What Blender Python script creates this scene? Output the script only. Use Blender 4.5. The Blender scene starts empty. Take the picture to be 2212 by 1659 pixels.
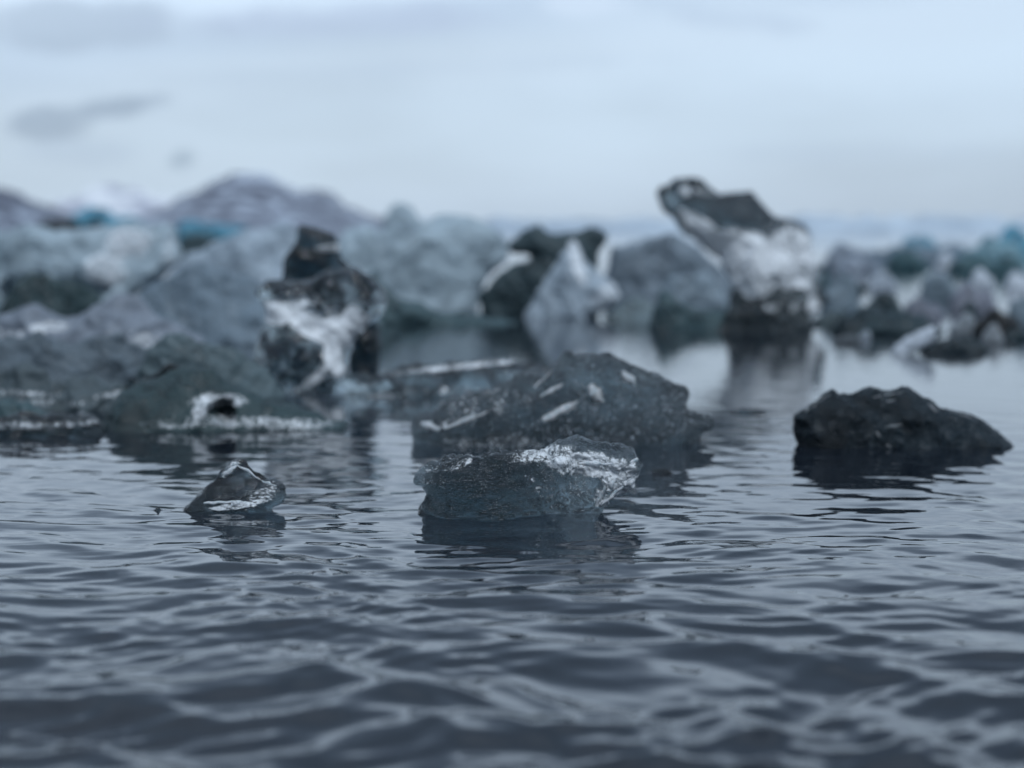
import bpy, math, random
import numpy as np
from mathutils import Vector

# ------------------------------------------------------------------ camera, sky, sun, exposure
scene = bpy.context.scene
COL = scene.collection
CAM_H, LENS, SENS, HORIZON = 0.5, 66.0, 36.0, 500.0      # rows / columns are measured on a 2212 x 1659 view of the photo
K = SENS / LENS / 2212.0
PITCH = math.atan((829.5 - HORIZON) * K)
FOCUS = 2.36 * LENS / 50.0

cam_data = bpy.data.cameras.new("camera")
cam = bpy.data.objects.new("camera", cam_data)
COL.objects.link(cam)
cam.location = (0, 0, CAM_H)
cam.rotation_euler = (math.radians(90) - PITCH, 0, 0)
cam_data.lens, cam_data.sensor_width = LENS, SENS
cam_data.clip_start, cam_data.clip_end = 0.02, 30000
cam_data.dof.use_dof = True
cam_data.dof.focus_distance = FOCUS
cam_data.dof.aperture_fstop = 1.75 * LENS / 50.0
scene.camera = cam

scene.render.engine = 'CYCLES'
cy = scene.cycles
cy.use_denoising = True
cy.max_bounces, cy.diffuse_bounces, cy.glossy_bounces = 10, 2, 5
cy.transmission_bounces, cy.transparent_max_bounces, cy.volume_bounces = 9, 6, 0
cy.caustics_reflective = cy.caustics_refractive = False
cy.sample_clamp_indirect = 4.0
scene.view_settings.view_transform = 'Standard'
scene.view_settings.look = 'None'
scene.view_settings.exposure = 0.8
scene.view_settings.gamma = 1.0
scene.view_settings.use_curve_mapping = False

SUN_EL, SUN_ROT = math.radians(52), math.radians(160)     # sun behind thick cloud, high at the camera's back
sun_data = bpy.data.lights.new("sun", 'SUN')
sun_data.energy, sun_data.angle, sun_data.color = 1.5, math.radians(30), (0.88, 0.95, 1.0)
sun = bpy.data.objects.new("sun", sun_data)
COL.objects.link(sun)
d = Vector((math.sin(SUN_ROT) * math.cos(SUN_EL), math.cos(SUN_ROT) * math.cos(SUN_EL), math.sin(SUN_EL)))
sun.rotation_euler = d.to_track_quat('Z', 'Y').to_euler()


class NT:
    """small helper for node trees"""
    def __init__(self, tree):
        self.t = tree
        tree.nodes.clear()

    def n(self, kind, **kw):
        nd = self.t.nodes.new(kind)
        for k, v in kw.items():
            if k.startswith('i_'):
                nd.inputs[k[2:].replace('__', ' ')].default_value = v
            else:
                setattr(nd, k, v)
        return nd

    def l(self, a, b):
        self.t.links.new(a, b)

    def math(self, op, a, b=None, clamp=False):
        nd = self.n('ShaderNodeMath', operation=op, use_clamp=clamp)
        for i, v in enumerate((a, b)):
            if v is None:
                continue
            if isinstance(v, (int, float)):
                nd.inputs[i].default_value = v
            else:
                self.l(v, nd.inputs[i])
        return nd.outputs[0]

    def ramp(self, fac, stops, interp='LINEAR'):
        nd = self.n('ShaderNodeValToRGB')
        cr = nd.color_ramp
        cr.interpolation = interp
        while len(cr.elements) < len(stops):
            cr.elements.new(0.5)
        for e, (p, c) in zip(cr.elements, stops):
            e.position = p
            e.color = (c, c, c, 1) if isinstance(c, (int, float)) else (*c, 1)
        self.l(fac, nd.inputs[0])
        return nd.outputs[0]

    def mixc(self, fac, a, b, mode='MIX'):
        nd = self.n('ShaderNodeMix', data_type='RGBA', blend_type=mode)
        for s, v in ((nd.inputs['Factor'], fac), (nd.inputs[6], a), (nd.inputs[7], b)):
            if isinstance(v, (int, float)):
                s.default_value = v
            elif isinstance(v, tuple):
                s.default_value = (*v, 1)
            else:
                self.l(v, s)
        return nd.outputs[2]


def sky_dir(dx, dy):
    a, b = (dx - 1106) * K, -(dy - 829.5) * K
    v = Vector((a, math.cos(PITCH) + b * math.sin(PITCH), -math.sin(PITCH) + b * math.cos(PITCH)))
    return v.normalized()


world = bpy.data.worlds.new("World")
scene.world = world
world.use_nodes = True
w = NT(world.node_tree)
out = w.n('ShaderNodeOutputWorld')
bg = w.n('ShaderNodeBackground', i_Strength=0.1)
w.l(bg.outputs[0], out.inputs[0])
tc = w.n('ShaderNodeTexCoord')
nish = w.n('ShaderNodeTexSky', sky_type='NISHITA', sun_disc=False, sun_elevation=SUN_EL, sun_rotation=SUN_ROT)
sep = w.n('ShaderNodeSeparateXYZ')
w.l(tc.outputs['Generated'], sep.inputs[0])
# cloud deck: brightness by height over the horizon, wandered by long soft streaks
mp = w.n('ShaderNodeMapping')
mp.inputs['Scale'].default_value = (2.2, 2.2, 13)
mp.inputs['Rotation'].default_value = (0, math.radians(4), 0)
w.l(tc.outputs['Generated'], mp.inputs[0])
cn = w.n('ShaderNodeTexNoise', i_Scale=1.0, i_Detail=3.0, i_Roughness=0.5)
w.l(mp.outputs[0], cn.inputs['Vector'])
mp2 = w.n('ShaderNodeMapping')
mp2.inputs['Scale'].default_value = (1.3, 1.3, 5)
mp2.inputs['Location'].default_value = (3.1, 1.7, 0.4)
w.l(tc.outputs['Generated'], mp2.inputs[0])
cn2 = w.n('ShaderNodeTexNoise', i_Scale=1.3, i_Detail=4.0, i_Roughness=0.55)
w.l(mp2.outputs[0], cn2.inputs['Vector'])
zz = w.math('ADD', sep.outputs[2], w.math('MULTIPLY', w.math('SUBTRACT', cn.outputs[0], 0.5), 0.10))
zz = w.math('ADD', zz, w.math('MULTIPLY', sep.outputs[0], -0.11))  # right side brightened so the water there mirrors brighter
zz = w.math('MULTIPLY', zz, 1.3)
deck = w.ramp(zz, [(0.0, (3.5, 4.35, 5.35)), (0.045, (3.75, 4.65, 5.65)), (0.085, (3.9, 4.8, 5.8)), (0.125, (3.75, 4.55, 5.5)),
                   (0.165, (3.1, 3.85, 4.85)), (0.20, (4.4, 5.3, 6.4)), (0.265, (3.9, 4.8, 5.9)), (0.34, (2.1, 2.7, 3.5)), (0.46, (1.45, 1.95, 2.6)), (0.65, (1.8, 2.4, 3.1)),
                   (1.0, (4.0, 4.9, 6.0))], 'EASE')  # out-of-view stops shaped for light: dim band darkens near water, bright zenith lifts ice
streak = w.ramp(cn2.outputs[0], [(0.36, 0.80), (0.60, 1.08)], 'EASE')
deck = w.mixc(1.0, deck, streak, 'MULTIPLY')
# grey torn wisps hanging in front of the pale deck on the left, a pale break at the top
wn = w.n('ShaderNodeTexNoise', i_Scale=20.0, i_Detail=4.0, i_Roughness=0.6)
w.l(tc.outputs['Generated'], wn.inputs['Vector'])
for (dx, dy, sx, sz, tilt, amt, colr) in [
        (110, 270, 105, 40, 0.10, 1.0, (1.9, 2.45, 3.25)), (255, 232, 130, 26, 0.16, 1.0, (1.9, 2.45, 3.25)), (1900, 330, 420, 30, 0.0, 0.3, (2.9, 3.7, 4.8)),
        (150, 330, 160, 34, 0.0, 0.5, (2.6, 3.3, 4.3)), (395, 345, 46, 32, 0.25, 0.95, (1.75, 2.4, 3.2)),
        (100, 50, 520, 60, 0.03, 0.7, (2.3, 2.85, 3.7)), (700, 45, 420, 46, 0.02, 0.55, (2.7, 3.2, 4.4)), (900, 150, 700, 26, 0.05, 0.3, (3.0, 3.75, 4.8)),
        (1290, 10, 140, 30, 0.0, 0.6, (4.5, 5.3, 6.4)), (1560, 40, 230, 34, -0.1, 0.5, (2.9, 3.6, 4.7))]:
    c = sky_dir(dx, dy)
    px_ = w.math('SUBTRACT', sep.outputs[0], c.x)
    pz_ = w.math('SUBTRACT', w.math('SUBTRACT', sep.outputs[2], c.z), w.math('MULTIPLY', px_, tilt))
    e = w.math('ADD', w.math('POWER', w.math('MULTIPLY', px_, 1 / (sx * K)), 2.0),
               w.math('POWER', w.math('MULTIPLY', pz_, 1 / (sz * K)), 2.0))
    e = w.math('ADD', e, w.math('MULTIPLY', w.math('SUBTRACT', wn.outputs[0], 0.5), 2.6))
    g = w.ramp(e, [(0.0, 1.0), (1.0, 0.0)], 'EASE')
    front = w.math('GREATER_THAN', sep.outputs[1], 0.0)
    deck = w.mixc(w.math('MULTIPLY', w.math('MULTIPLY', g, amt), front), deck, colr)
skycol = w.mixc(0.88, nish.outputs[0], deck)
w.l(skycol, bg.inputs['Color'])

# ------------------------------------------------------------------ geometry helpers


def ray(dx, dy):
    a, b = (dx - 1106) * K, -(dy - 829.5) * K
    return np.array([a, math.cos(PITCH) + b * math.sin(PITCH), -math.sin(PITCH) + b * math.cos(PITCH)])


def at(dx, dy, Y):
    r = ray(dx, dy)
    t = Y / r[1]
    return r[0] * t, CAM_H + r[2] * t


def ground(dy):
    r = ray(1106, dy)
    return CAM_H / -r[2] * r[1]


def _hash(i, j, k, seed):
    h = (i * 374761393 + j * 668265263 + k * 2147483647 + seed * 974711) & 0x7fffffff
    h = ((h ^ (h >> 13)) * 1274126177) & 0x7fffffff
    h = ((h ^ (h >> 16)) * 668265263) & 0x7fffffff
    return ((h ^ (h >> 15)) & 0xffff) / 65535.0


def vnoise(P, seed=0):
    Pi = np.floor(P).astype(np.int64)
    f = P - Pi
    f = f * f * (3 - 2 * f)
    r = 0
    for a in (0, 1):
        for b in (0, 1):
            for c in (0, 1):
                wgt = (f[:, 0] if a else 1 - f[:, 0]) * (f[:, 1] if b else 1 - f[:, 1]) * (f[:, 2] if c else 1 - f[:, 2])
                r = r + wgt * _hash(Pi[:, 0] + a, Pi[:, 1] + b, Pi[:, 2] + c, seed)
    return r * 2 - 1


def fbm(P, octaves=4, seed=0, gain=0.5, lac=2.03):
    s, amp, r = 1.0, 1.0, 0
    for o in range(octaves):
        r = r + amp * vnoise(P * s + 17.3 * o, seed + o)
        s *= lac
        amp *= gain
    return r


def worley(P, pts):
    out_ = np.empty(len(P))
    for s in range(0, len(P), 8000):
        q = P[s:s + 8000]
        d2 = (q * q).sum(1)[:, None] - 2 * q @ pts.T + (pts * pts).sum(1)[None]
        out_[s:s + 8000] = np.sqrt(np.maximum(d2.min(1), 0))
    return out_


def poly_sdf(px_, pz_, poly):
    """signed distance, positive inside"""
    d2 = np.full(px_.shape, 1e18)
    inside = np.zeros(px_.shape, bool)
    n = len(poly)
    for i in range(n):
        ax, az = poly[i]
        bx, bz = poly[(i + 1) % n]
        ex, ez = bx - ax, bz - az
        wx, wz = px_ - ax, pz_ - az
        t = np.clip((wx * ex + wz * ez) / max(ex * ex + ez * ez, 1e-12), 0, 1)
        d2 = np.minimum(d2, (wx - ex * t) ** 2 + (wz - ez * t) ** 2)
        c = ((az > pz_) != (bz > pz_)) & (px_ < ex * (pz_ - az) / (ez if abs(ez) > 1e-12 else 1e-12) + ax)
        inside ^= c
    dd = np.sqrt(d2)
    return np.where(inside, dd, -dd)


def surface_nets(F, org, h):
    nx, ny, nz = F.shape
    S = F > 0
    acc = np.zeros((nx - 1, ny - 1, nz - 1, 3), np.float32)
    cnt = np.zeros((nx - 1, ny - 1, nz - 1), np.float32)
    corner = lambda a, i, j, k: a[i:nx - 1 + i, j:ny - 1 + j, k:nz - 1 + k]
    cs = [(i, j, k) for i in (0, 1) for j in (0, 1) for k in (0, 1)]
    for c in cs:
        for ax in range(3):
            if c[ax]:
                continue
            c2 = list(c)
            c2[ax] = 1
            fa, fb = corner(F, *c), corner(F, *c2)
            m = (fa > 0) != (fb > 0)
            t = np.where(m, fa / np.where(m, fa - fb, 1), 0)
            for q in range(3):
                acc[..., q] += np.where(m, (t if q == ax else c[q]), 0)
            cnt += m
    act = cnt > 0
    idx = np.full(act.shape, -1, np.int64)
    ii = np.argwhere(act)
    idx[act] = np.arange(len(ii))
    V = (ii + acc[act] / cnt[act][:, None]) * h + np.array(org)
    quads = []
    for ax in range(3):
        sl = [slice(1, -1)] * 3
        sl[ax] = slice(0, -1)
        s2 = list(sl)
        s2[ax] = slice(1, None)
        A, B = S[tuple(sl)], S[tuple(s2)]
        e = np.argwhere(A != B)
        if not len(e):
            continue
        flip = A[tuple(e.T)]
        off = np.ones(3, int)
        off[ax] = 0
        e = e + off
        u, v = [(1, 2), (2, 0), (0, 1)][ax]
        du, dv = np.zeros(3, int), np.zeros(3, int)
        du[u], dv[v] = 1, 1
        q = np.stack([idx[tuple((e - du - dv).T)], idx[tuple((e - dv).T)], idx[tuple(e.T)], idx[tuple((e - du).T)]], 1)
        q[~flip] = q[~flip][:, ::-1]
        quads.append(q)
    return V, np.concatenate(quads)


def normals(V, Q):
    fn = np.cross(V[Q[:, 2]] - V[Q[:, 0]], V[Q[:, 3]] - V[Q[:, 1]])
    N = np.zeros_like(V)
    for k in range(4):
        for q in range(3):
            N[:, q] += np.bincount(Q[:, k], fn[:, q], len(V))
    return N / np.maximum(np.linalg.norm(N, axis=1), 1e-12)[:, None]


def mesh_obj(name, V, Q, mat, parent=None, loc=None, attr=None):
    me = bpy.data.meshes.new(name)
    me.vertices.add(len(V))
    me.vertices.foreach_set('co', np.ascontiguousarray(V, np.float32).ravel())
    k = Q.shape[1]
    me.loops.add(Q.size)
    me.loops.foreach_set('vertex_index', np.ascontiguousarray(Q, np.int32).ravel())
    me.polygons.add(len(Q))
    me.polygons.foreach_set('loop_start', np.arange(0, Q.size, k, dtype=np.int32))
    me.polygons.foreach_set('use_smooth', np.ones(len(Q), bool))
    me.update(calc_edges=True)
    me.validate()
    for nm, val in (attr or {}).items():
        a = me.attributes.new(nm, 'FLOAT', 'POINT')
        a.data.foreach_set('value', np.ascontiguousarray(val, np.float32))
    me.materials.append(mat)
    o = bpy.data.objects.new(name, me)
    COL.objects.link(o)
    if loc is not None:
        o.location = loc
    if parent is not None:
        o.parent = parent
    return o


# ------------------------------------------------------------------ materials
_mats = {}


def ice_mat(milk=0.2, milk_col=(0.42, 0.48, 0.53), tint=(0.90, 0.97, 0.98), rough=0.08, absorb=(0.58, 0.64, 0.67), dens=5.0,
            size=0.3, speck=0.0, bump=0.5, fdir=None, fsc=20.0, fam=1.0):
    key = (milk, milk_col, tint, rough, absorb, dens, round(size, 2), speck, bump, fdir, fsc, fam)
    if key in _mats:
        return _mats[key]
    m = bpy.data.materials.new("glacier_ice")
    m.use_nodes = True
    t = NT(m.node_tree)
    o = t.n('ShaderNodeOutputMaterial')
    tc = t.n('ShaderNodeTexCoord')
    big = t.n('ShaderNodeTexNoise', i_Scale=3.2 / size, i_Detail=5.0, i_Roughness=0.6, i_Distortion=0.6)
    fine = t.n('ShaderNodeTexNoise', i_Scale=26.0 / size, i_Detail=6.0, i_Roughness=0.68)
    vor = t.n('ShaderNodeTexVoronoi', feature='SMOOTH_F1', i_Scale=13.0 / size)
    vor.inputs['Smoothness'].default_value = 0.25
    crack = t.n('ShaderNodeTexVoronoi', feature='DISTANCE_TO_EDGE', i_Scale=4.0 / size)
    warp = t.n('ShaderNodeVectorMath', operation='MULTIPLY_ADD')
    t.l(fine.outputs['Color'], warp.inputs[0])
    warp.inputs[1].default_value = (0.10 * size,) * 3
    t.l(tc.outputs['Object'], warp.inputs[2])
    for nd in (big, fine):
        t.l(tc.outputs['Object'], nd.inputs['Vector'])
    t.l(warp.outputs[0], vor.inputs['Vector'])
    t.l(warp.outputs[0], crack.inputs['Vector'])
    hgt = t.math('ADD', t.math('MULTIPLY', vor.outputs['Distance'], 0.55), t.math('MULTIPLY', fine.outputs[0], 0.6))
    bp = t.n('ShaderNodeBump', i_Strength=bump, i_Distance=0.035 * size)
    t.l(hgt, bp.inputs['Height'])
    glass = t.n('ShaderNodeBsdfPrincipled', i_Roughness=rough, i_IOR=1.31)
    glass.inputs['Base Color'].default_value = (*tint, 1)
    glass.inputs['Transmission Weight'].default_value = 1.0
    t.l(bp.outputs[0], glass.inputs['Normal'])
    col = t.mixc(t.ramp(big.outputs[0], [(0.3, 0.0), (0.7, 1.0)]), tuple(c * 0.74 for c in milk_col), milk_col)
    col = t.mixc(t.ramp(fine.outputs[0], [(0.35, 0.22 + min(0.4, speck)), (0.6, 0.0)]), col, tuple(c * 0.4 for c in milk_col))
    white = t.n('ShaderNodeBsdfPrincipled', i_Roughness=0.33, i_IOR=1.31)
    t.l(col, white.inputs['Base Color'])
    t.l(bp.outputs[0], white.inputs['Normal'])
    trl = t.n('ShaderNodeBsdfTranslucent')
    t.l(col, trl.inputs['Color'])
    ms = t.n('ShaderNodeMixShader', i_Fac=0.35)
    t.l(white.outputs[0], ms.inputs[1])
    t.l(trl.outputs[0], ms.inputs[2])
    # cloudy ice: soft patches of trapped air, hairline cracks, specks of bubbles, white zones of rime and painted-in refracted sky
    patch = t.ramp(big.outputs[0], [(max(0.0, 0.72 - 0.62 * milk), 0.0), (min(1.0, 1.0 - 0.62 * milk), 1.0)])
    f = t.math('MULTIPLY', patch, min(1.0, 0.35 + milk))
    ck = t.ramp(crack.outputs['Distance'], [(0.0, 1.0), (0.028, 0.0)])
    f = t.math('ADD', f, t.math('MULTIPLY', t.math('MULTIPLY', ck, patch), 0.35))
    if speck:
        sp = t.n('ShaderNodeTexNoise', i_Scale=95.0 / size, i_Detail=3.0, i_Roughness=0.6)
        t.l(tc.outputs['Object'], sp.inputs['Vector'])
        spk = t.ramp(sp.outputs[0], [(0.55, 0.0), (0.65, 1.0)])
        spk = t.math('MULTIPLY', spk, t.ramp(big.outputs[0], [(0.3, 0.5), (0.55, 1.0)]))
        f = t.math('ADD', f, t.math('MULTIPLY', spk, min(1.0, speck * 2.0)))
        col = t.mixc(t.math('MULTIPLY', spk, min(1.0, speck * 2.2)), col, (0.5, 0.55, 0.62))
        bp2 = t.n('ShaderNodeBump', i_Strength=min(1.0, 0.25 + 2.0 * speck), i_Distance=0.012 * size)
        t.l(sp.outputs[0], bp2.inputs['Height'])
        t.l(bp.outputs[0], bp2.inputs['Normal'])
        t.l(bp2.outputs[0], white.inputs['Normal'])
        t.l(bp2.outputs[0], glass.inputs['Normal'])
    fa = t.n('ShaderNodeAttribute', attribute_name='frost_skylight')
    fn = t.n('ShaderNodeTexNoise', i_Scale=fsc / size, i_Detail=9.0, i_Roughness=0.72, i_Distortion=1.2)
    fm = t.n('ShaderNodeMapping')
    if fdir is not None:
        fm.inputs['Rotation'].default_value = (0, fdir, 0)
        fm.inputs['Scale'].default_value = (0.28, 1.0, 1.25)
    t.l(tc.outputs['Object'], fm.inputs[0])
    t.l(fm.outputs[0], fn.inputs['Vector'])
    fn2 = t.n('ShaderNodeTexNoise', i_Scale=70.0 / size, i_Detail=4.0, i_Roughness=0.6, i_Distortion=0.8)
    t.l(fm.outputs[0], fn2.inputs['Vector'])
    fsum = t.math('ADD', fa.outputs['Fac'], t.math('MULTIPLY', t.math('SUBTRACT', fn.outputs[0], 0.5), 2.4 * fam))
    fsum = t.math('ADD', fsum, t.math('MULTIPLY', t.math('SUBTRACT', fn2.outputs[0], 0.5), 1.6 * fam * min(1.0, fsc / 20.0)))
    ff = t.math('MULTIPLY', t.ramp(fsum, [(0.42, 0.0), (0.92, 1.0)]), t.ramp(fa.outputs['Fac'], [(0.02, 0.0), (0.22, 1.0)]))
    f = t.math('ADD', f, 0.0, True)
    wcol = t.mixc(ff, col, (0.84, 0.88, 0.93))  # whitens rime zones and, in clear pieces, paints refracted sky as colour
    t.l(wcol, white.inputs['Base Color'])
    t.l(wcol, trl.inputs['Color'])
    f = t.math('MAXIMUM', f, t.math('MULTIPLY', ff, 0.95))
    mx = t.n('ShaderNodeMixShader')
    t.l(f, mx.inputs[0])
    t.l(glass.outputs[0], mx.inputs[1])
    t.l(ms.outputs[0], mx.inputs[2])
    t.l(mx.outputs[0], o.inputs['Surface'])
    if dens:
        va = t.n('ShaderNodeVolumeAbsorption', i_Density=dens / size)
        va.inputs['Color'].default_value = (*absorb, 1)
        t.l(va.outputs[0], o.inputs['Volume'])
    _mats[key] = m
    return m


def frost_mat(size=0.3, bright=0.8):
    key = ('frost_skylight', round(size, 2), bright)
    if key in _mats:
        return _mats[key]
    m = bpy.data.materials.new("white_frost")
    m.use_nodes = True
    t = NT(m.node_tree)
    o = t.n('ShaderNodeOutputMaterial')
    tc = t.n('ShaderNodeTexCoord')
    fine = t.n('ShaderNodeTexNoise', i_Scale=75.0 / size, i_Detail=6.0, i_Roughness=0.7)
    t.l(tc.outputs['Object'], fine.inputs['Vector'])
    bp = t.n('ShaderNodeBump', i_Strength=0.8, i_Distance=0.02 * size)
    t.l(fine.outputs[0], bp.inputs['Height'])
    col = t.mixc(t.ramp(fine.outputs[0], [(0.36, 0.0), (0.52, 1.0)]), (bright * 0.45, bright * 0.6, bright * 0.67),
                 (bright * 0.97, bright, bright * 1.05))
    wd = t.n('ShaderNodeBsdfPrincipled', i_Roughness=0.35, i_IOR=1.31)
    t.l(col, wd.inputs['Base Color'])
    t.l(bp.outputs[0], wd.inputs['Normal'])
    tr = t.n('ShaderNodeBsdfTranslucent')
    t.l(col, tr.inputs['Color'])
    ms = t.n('ShaderNodeMixShader', i_Fac=0.45)
    t.l(wd.outputs[0], ms.inputs[1])
    t.l(tr.outputs[0], ms.inputs[2])
    t.l(ms.outputs[0], o.inputs['Surface'])
    _mats[key] = m
    return m


# ------------------------------------------------------------------ the ice builder
def R(ox, oy, s):
    """turns points read in an enlarged crop of the photo into rows / columns of the 2212 wide view"""
    return lambda pts: [((ox + x / s) * 0.8848, (oy + y / s) * 0.8848) for x, y in pts]


def ice(name, label, cat, outline, base, group=None, thick=0.42, res=1.0, seed=1, facets=7, lean=0.45, round_=0.22, scallop=0.03,
        rough_=0.012, mat=None, frost_skylight=None, frost_amp=0.012, frost_noise=0.55, frost_freq=9.0, bright=0.8, holes=None, Y=None, dip=0.12,
        crust=True):
    """One piece of ice. outline runs from the left waterline over the top to the right waterline; base is the row where its front
    meets the water. The body is a closed solid with its own depth: chipped planes front and back, rounded rims, scalloped skin."""
    rng = np.random.RandomState(seed)
    Yf = Y if Y is not None else ground(base)
    xs = [p[0] for p in outline]
    wid0 = (max(xs) - min(xs)) * K * Yf
    T = thick * wid0 * 0.5
    Yc = Yf + T * 0.85
    poly = [at(px_, py_, Yc) for px_, py_ in outline]
    size = max(max(p[0] for p in poly) - min(p[0] for p in poly), 1e-3)
    ztop = max(p[1] for p in poly)
    zb = -dip * size
    poly = [(x, max(z, zb * 0.5)) for x, z in poly]
    poly = poly + [(poly[-1][0] - 0.02 * size, zb), (poly[0][0] + 0.02 * size, zb)]
    h = Yf * K * 2212 / 1024 * res
    h = max(h, size / 260)
    x0, x1 = min(p[0] for p in poly) - 3 * h, max(p[0] for p in poly) + 3 * h
    z0, z1 = zb - 3 * h, ztop + 3 * h
    y0, y1 = -T * 1.15 - 3 * h, T * 1.15 + 3 * h
    gx, gy, gz = np.arange(x0, x1, h), np.arange(y0, y1, h), np.arange(z0, z1, h)
    X, Z = np.meshgrid(gx, gz, indexing='ij')
    # wander the outline a little so that it is not a clean polygon
    P2 = np.stack([X.ravel() / size, np.zeros(X.size), Z.ravel() / size], 1)
    wob = (fbm(P2 * 9, 3, seed + 50) * 0.010 * size).reshape(X.shape)
    D = poly_sdf(X, Z, poly) + wob
    Rr = round_ * min(size, max(ztop, 0.02))
    prof = np.sqrt(np.clip(1 - (1 - np.clip(D / Rr, 0, 1)) ** 2, 0, 1))
    cx = 0.5 * (min(p[0] for p in poly) + max(p[0] for p in poly))
    zn = np.clip(Z / max(ztop, 1e-3), 0, 1)

    def side(front):
        hgt = np.full(X.shape, 1.0)
        for k in range(facets):
            ux, uz = rng.uniform(-1, 1), rng.uniform(-0.6, 1)
            qx, qz = rng.uniform(-0.5, 0.5), rng.uniform(0, 1)
            sl = rng.uniform(0.3, 1.3)
            pl = rng.uniform(0.72, 1.0) - sl * (ux * ((X - cx) / size - qx) + uz * 0.5 * (Z / max(ztop, 1e-3) - qz))
            hgt = np.minimum(hgt, np.maximum(pl, 0.16))
        hgt = hgt * (1 - lean * zn)
        hgt += 0.16 * (fbm(P2 * 3.1 + (5 if front else 9), 3, seed + (3 if front else 8)).reshape(X.shape))
        return T * prof * np.maximum(hgt, 0.12)
    A, B = side(True), side(False)
    if holes:
        for (hx, hy, hr, hz, dep) in holes:
            qx, qz = at(hx, hy, Yc)
            rr = np.sqrt(((X - qx) / (hr * K * Yc)) ** 2 + ((Z - qz) / (hz * K * Yc)) ** 2)
            rr = rr + 0.25 * fbm(P2 * 24, 2, seed + 77).reshape(X.shape)
            A = A - dep * T * np.clip(1.25 - rr, 0, 1) ** 0.6
    Yg = gy[None, :, None]
    F = np.minimum(Yg + A[:, None, :], B[:, None, :] - Yg)
    F = np.minimum(F, D[:, None, :] + 0 * Yg)
    F = F.astype(np.float32)
    F[0] = F[-1] = -1
    F[:, 0] = F[:, -1] = -1
    F[:, :, 0] = F[:, :, -1] = -1
    V, Q = surface_nets(F, (x0, y0, z0), h)
    # light relaxing, then scalloped skin and fine relief
    for it in range(2):
        S = np.zeros_like(V)
        C = np.zeros(len(V))
        for a, b in ((0, 1), (1, 2), (2, 3), (3, 0)):
            for q in range(3):
                S[:, q] += np.bincount(Q[:, a], V[Q[:, b], q], len(V)) + np.bincount(Q[:, b], V[Q[:, a], q], len(V))
            C += np.bincount(Q[:, a], minlength=len(V)) + np.bincount(Q[:, b], minlength=len(V))
        V = V * 0.4 + 0.6 * S / np.maximum(C, 1)[:, None]
    N = normals(V, Q)
    if scallop:
        lo, hi = V.min(0), V.max(0)
        npt = 130
        c1 = rng.uniform(lo, hi, (npt, 3))
        wp = V + 0.05 * size * np.stack([fbm(V / size * 5, 2, seed + 20 + q) for q in range(3)], 1)
        f1 = worley(wp, c1) / (((hi - lo).prod() / npt) ** (1 / 3))
        c2 = rng.uniform(lo, hi, (npt * 7, 3))
        f2 = worley(wp, c2) / (((hi - lo).prod() / (npt * 7)) ** (1 / 3))
        ds = scallop * size * (np.clip(f1, 0, 1.2) ** 2 - 0.45) + scallop * 0.33 * size * (np.clip(f2, 0, 1.2) ** 2 - 0.45)
    else:
        ds = 0
    ds = ds + rough_ * size * fbm(V / size * 14, 4, seed + 30, 0.55)
    ds = ds - np.mean(ds)
    V = V + N * np.asarray(ds)[:, None]
    N = normals(V, Q)
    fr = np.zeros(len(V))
    if frost_skylight:
        for (fx, fy, rx, ry, ang, amt) in frost_skylight:
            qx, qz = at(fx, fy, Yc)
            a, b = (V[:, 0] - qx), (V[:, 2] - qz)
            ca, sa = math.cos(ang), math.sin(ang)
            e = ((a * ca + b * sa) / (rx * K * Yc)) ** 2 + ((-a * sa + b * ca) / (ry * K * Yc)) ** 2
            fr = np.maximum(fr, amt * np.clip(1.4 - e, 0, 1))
        nz_ = fbm(V / size * np.array([frost_freq, frost_freq, frost_freq * 1.5]), 4, seed + 40, 0.6)
        frn = np.where(fr > 0, fr + frost_noise * nz_, 0)
        frn = np.where(V[:, 2] < 0.004, 0, frn)
    loc = (0.0, Yc, 0.0)
    ox = cx
    V = V - np.array([ox, 0, 0])
    o = mesh_obj(name, V, Q, mat(size) if mat else ice_mat(size=size), loc=(ox, Yc, 0), attr={'frost_skylight': np.clip(fr, 0, 1)})
    o['label'], o['category'] = label, cat
    if group:
        o['group'] = group
    if frost_skylight and crust:
        m = (frn[Q].mean(1) > 0.82) & (fr[Q].mean(1) > 0.6)
        if m.sum() > 30:
            q = Q[m]
            lab = np.arange(len(V))
            while True:                                     # which crust faces hang together
                old = lab.copy()
                mn = lab[q].min(1)
                for k in range(4):
                    np.minimum.at(lab, q[:, k], mn)
                lab = lab[lab]
                if (lab == old).all():
                    break
            ids, cnt = np.unique(lab[q[:, 0]], return_counts=True)
            amp = frost_amp * size
            for c in ids[np.argsort(-cnt)][:10]:
                qc = q[lab[q[:, 0]] == c]
                if len(qc) < 60:
                    continue
                used, inv = np.unique(qc, return_inverse=True)
                lift = amp * np.clip((frn[used] - 0.78) * 2.2, -0.4, 1.0) + amp * 0.45 * nz_[used]
                mesh_obj('frost_crust', V[used] + N[used] * lift[:, None], inv.reshape(-1, 4), frost_mat(size, bright), parent=o)
    return o


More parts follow.
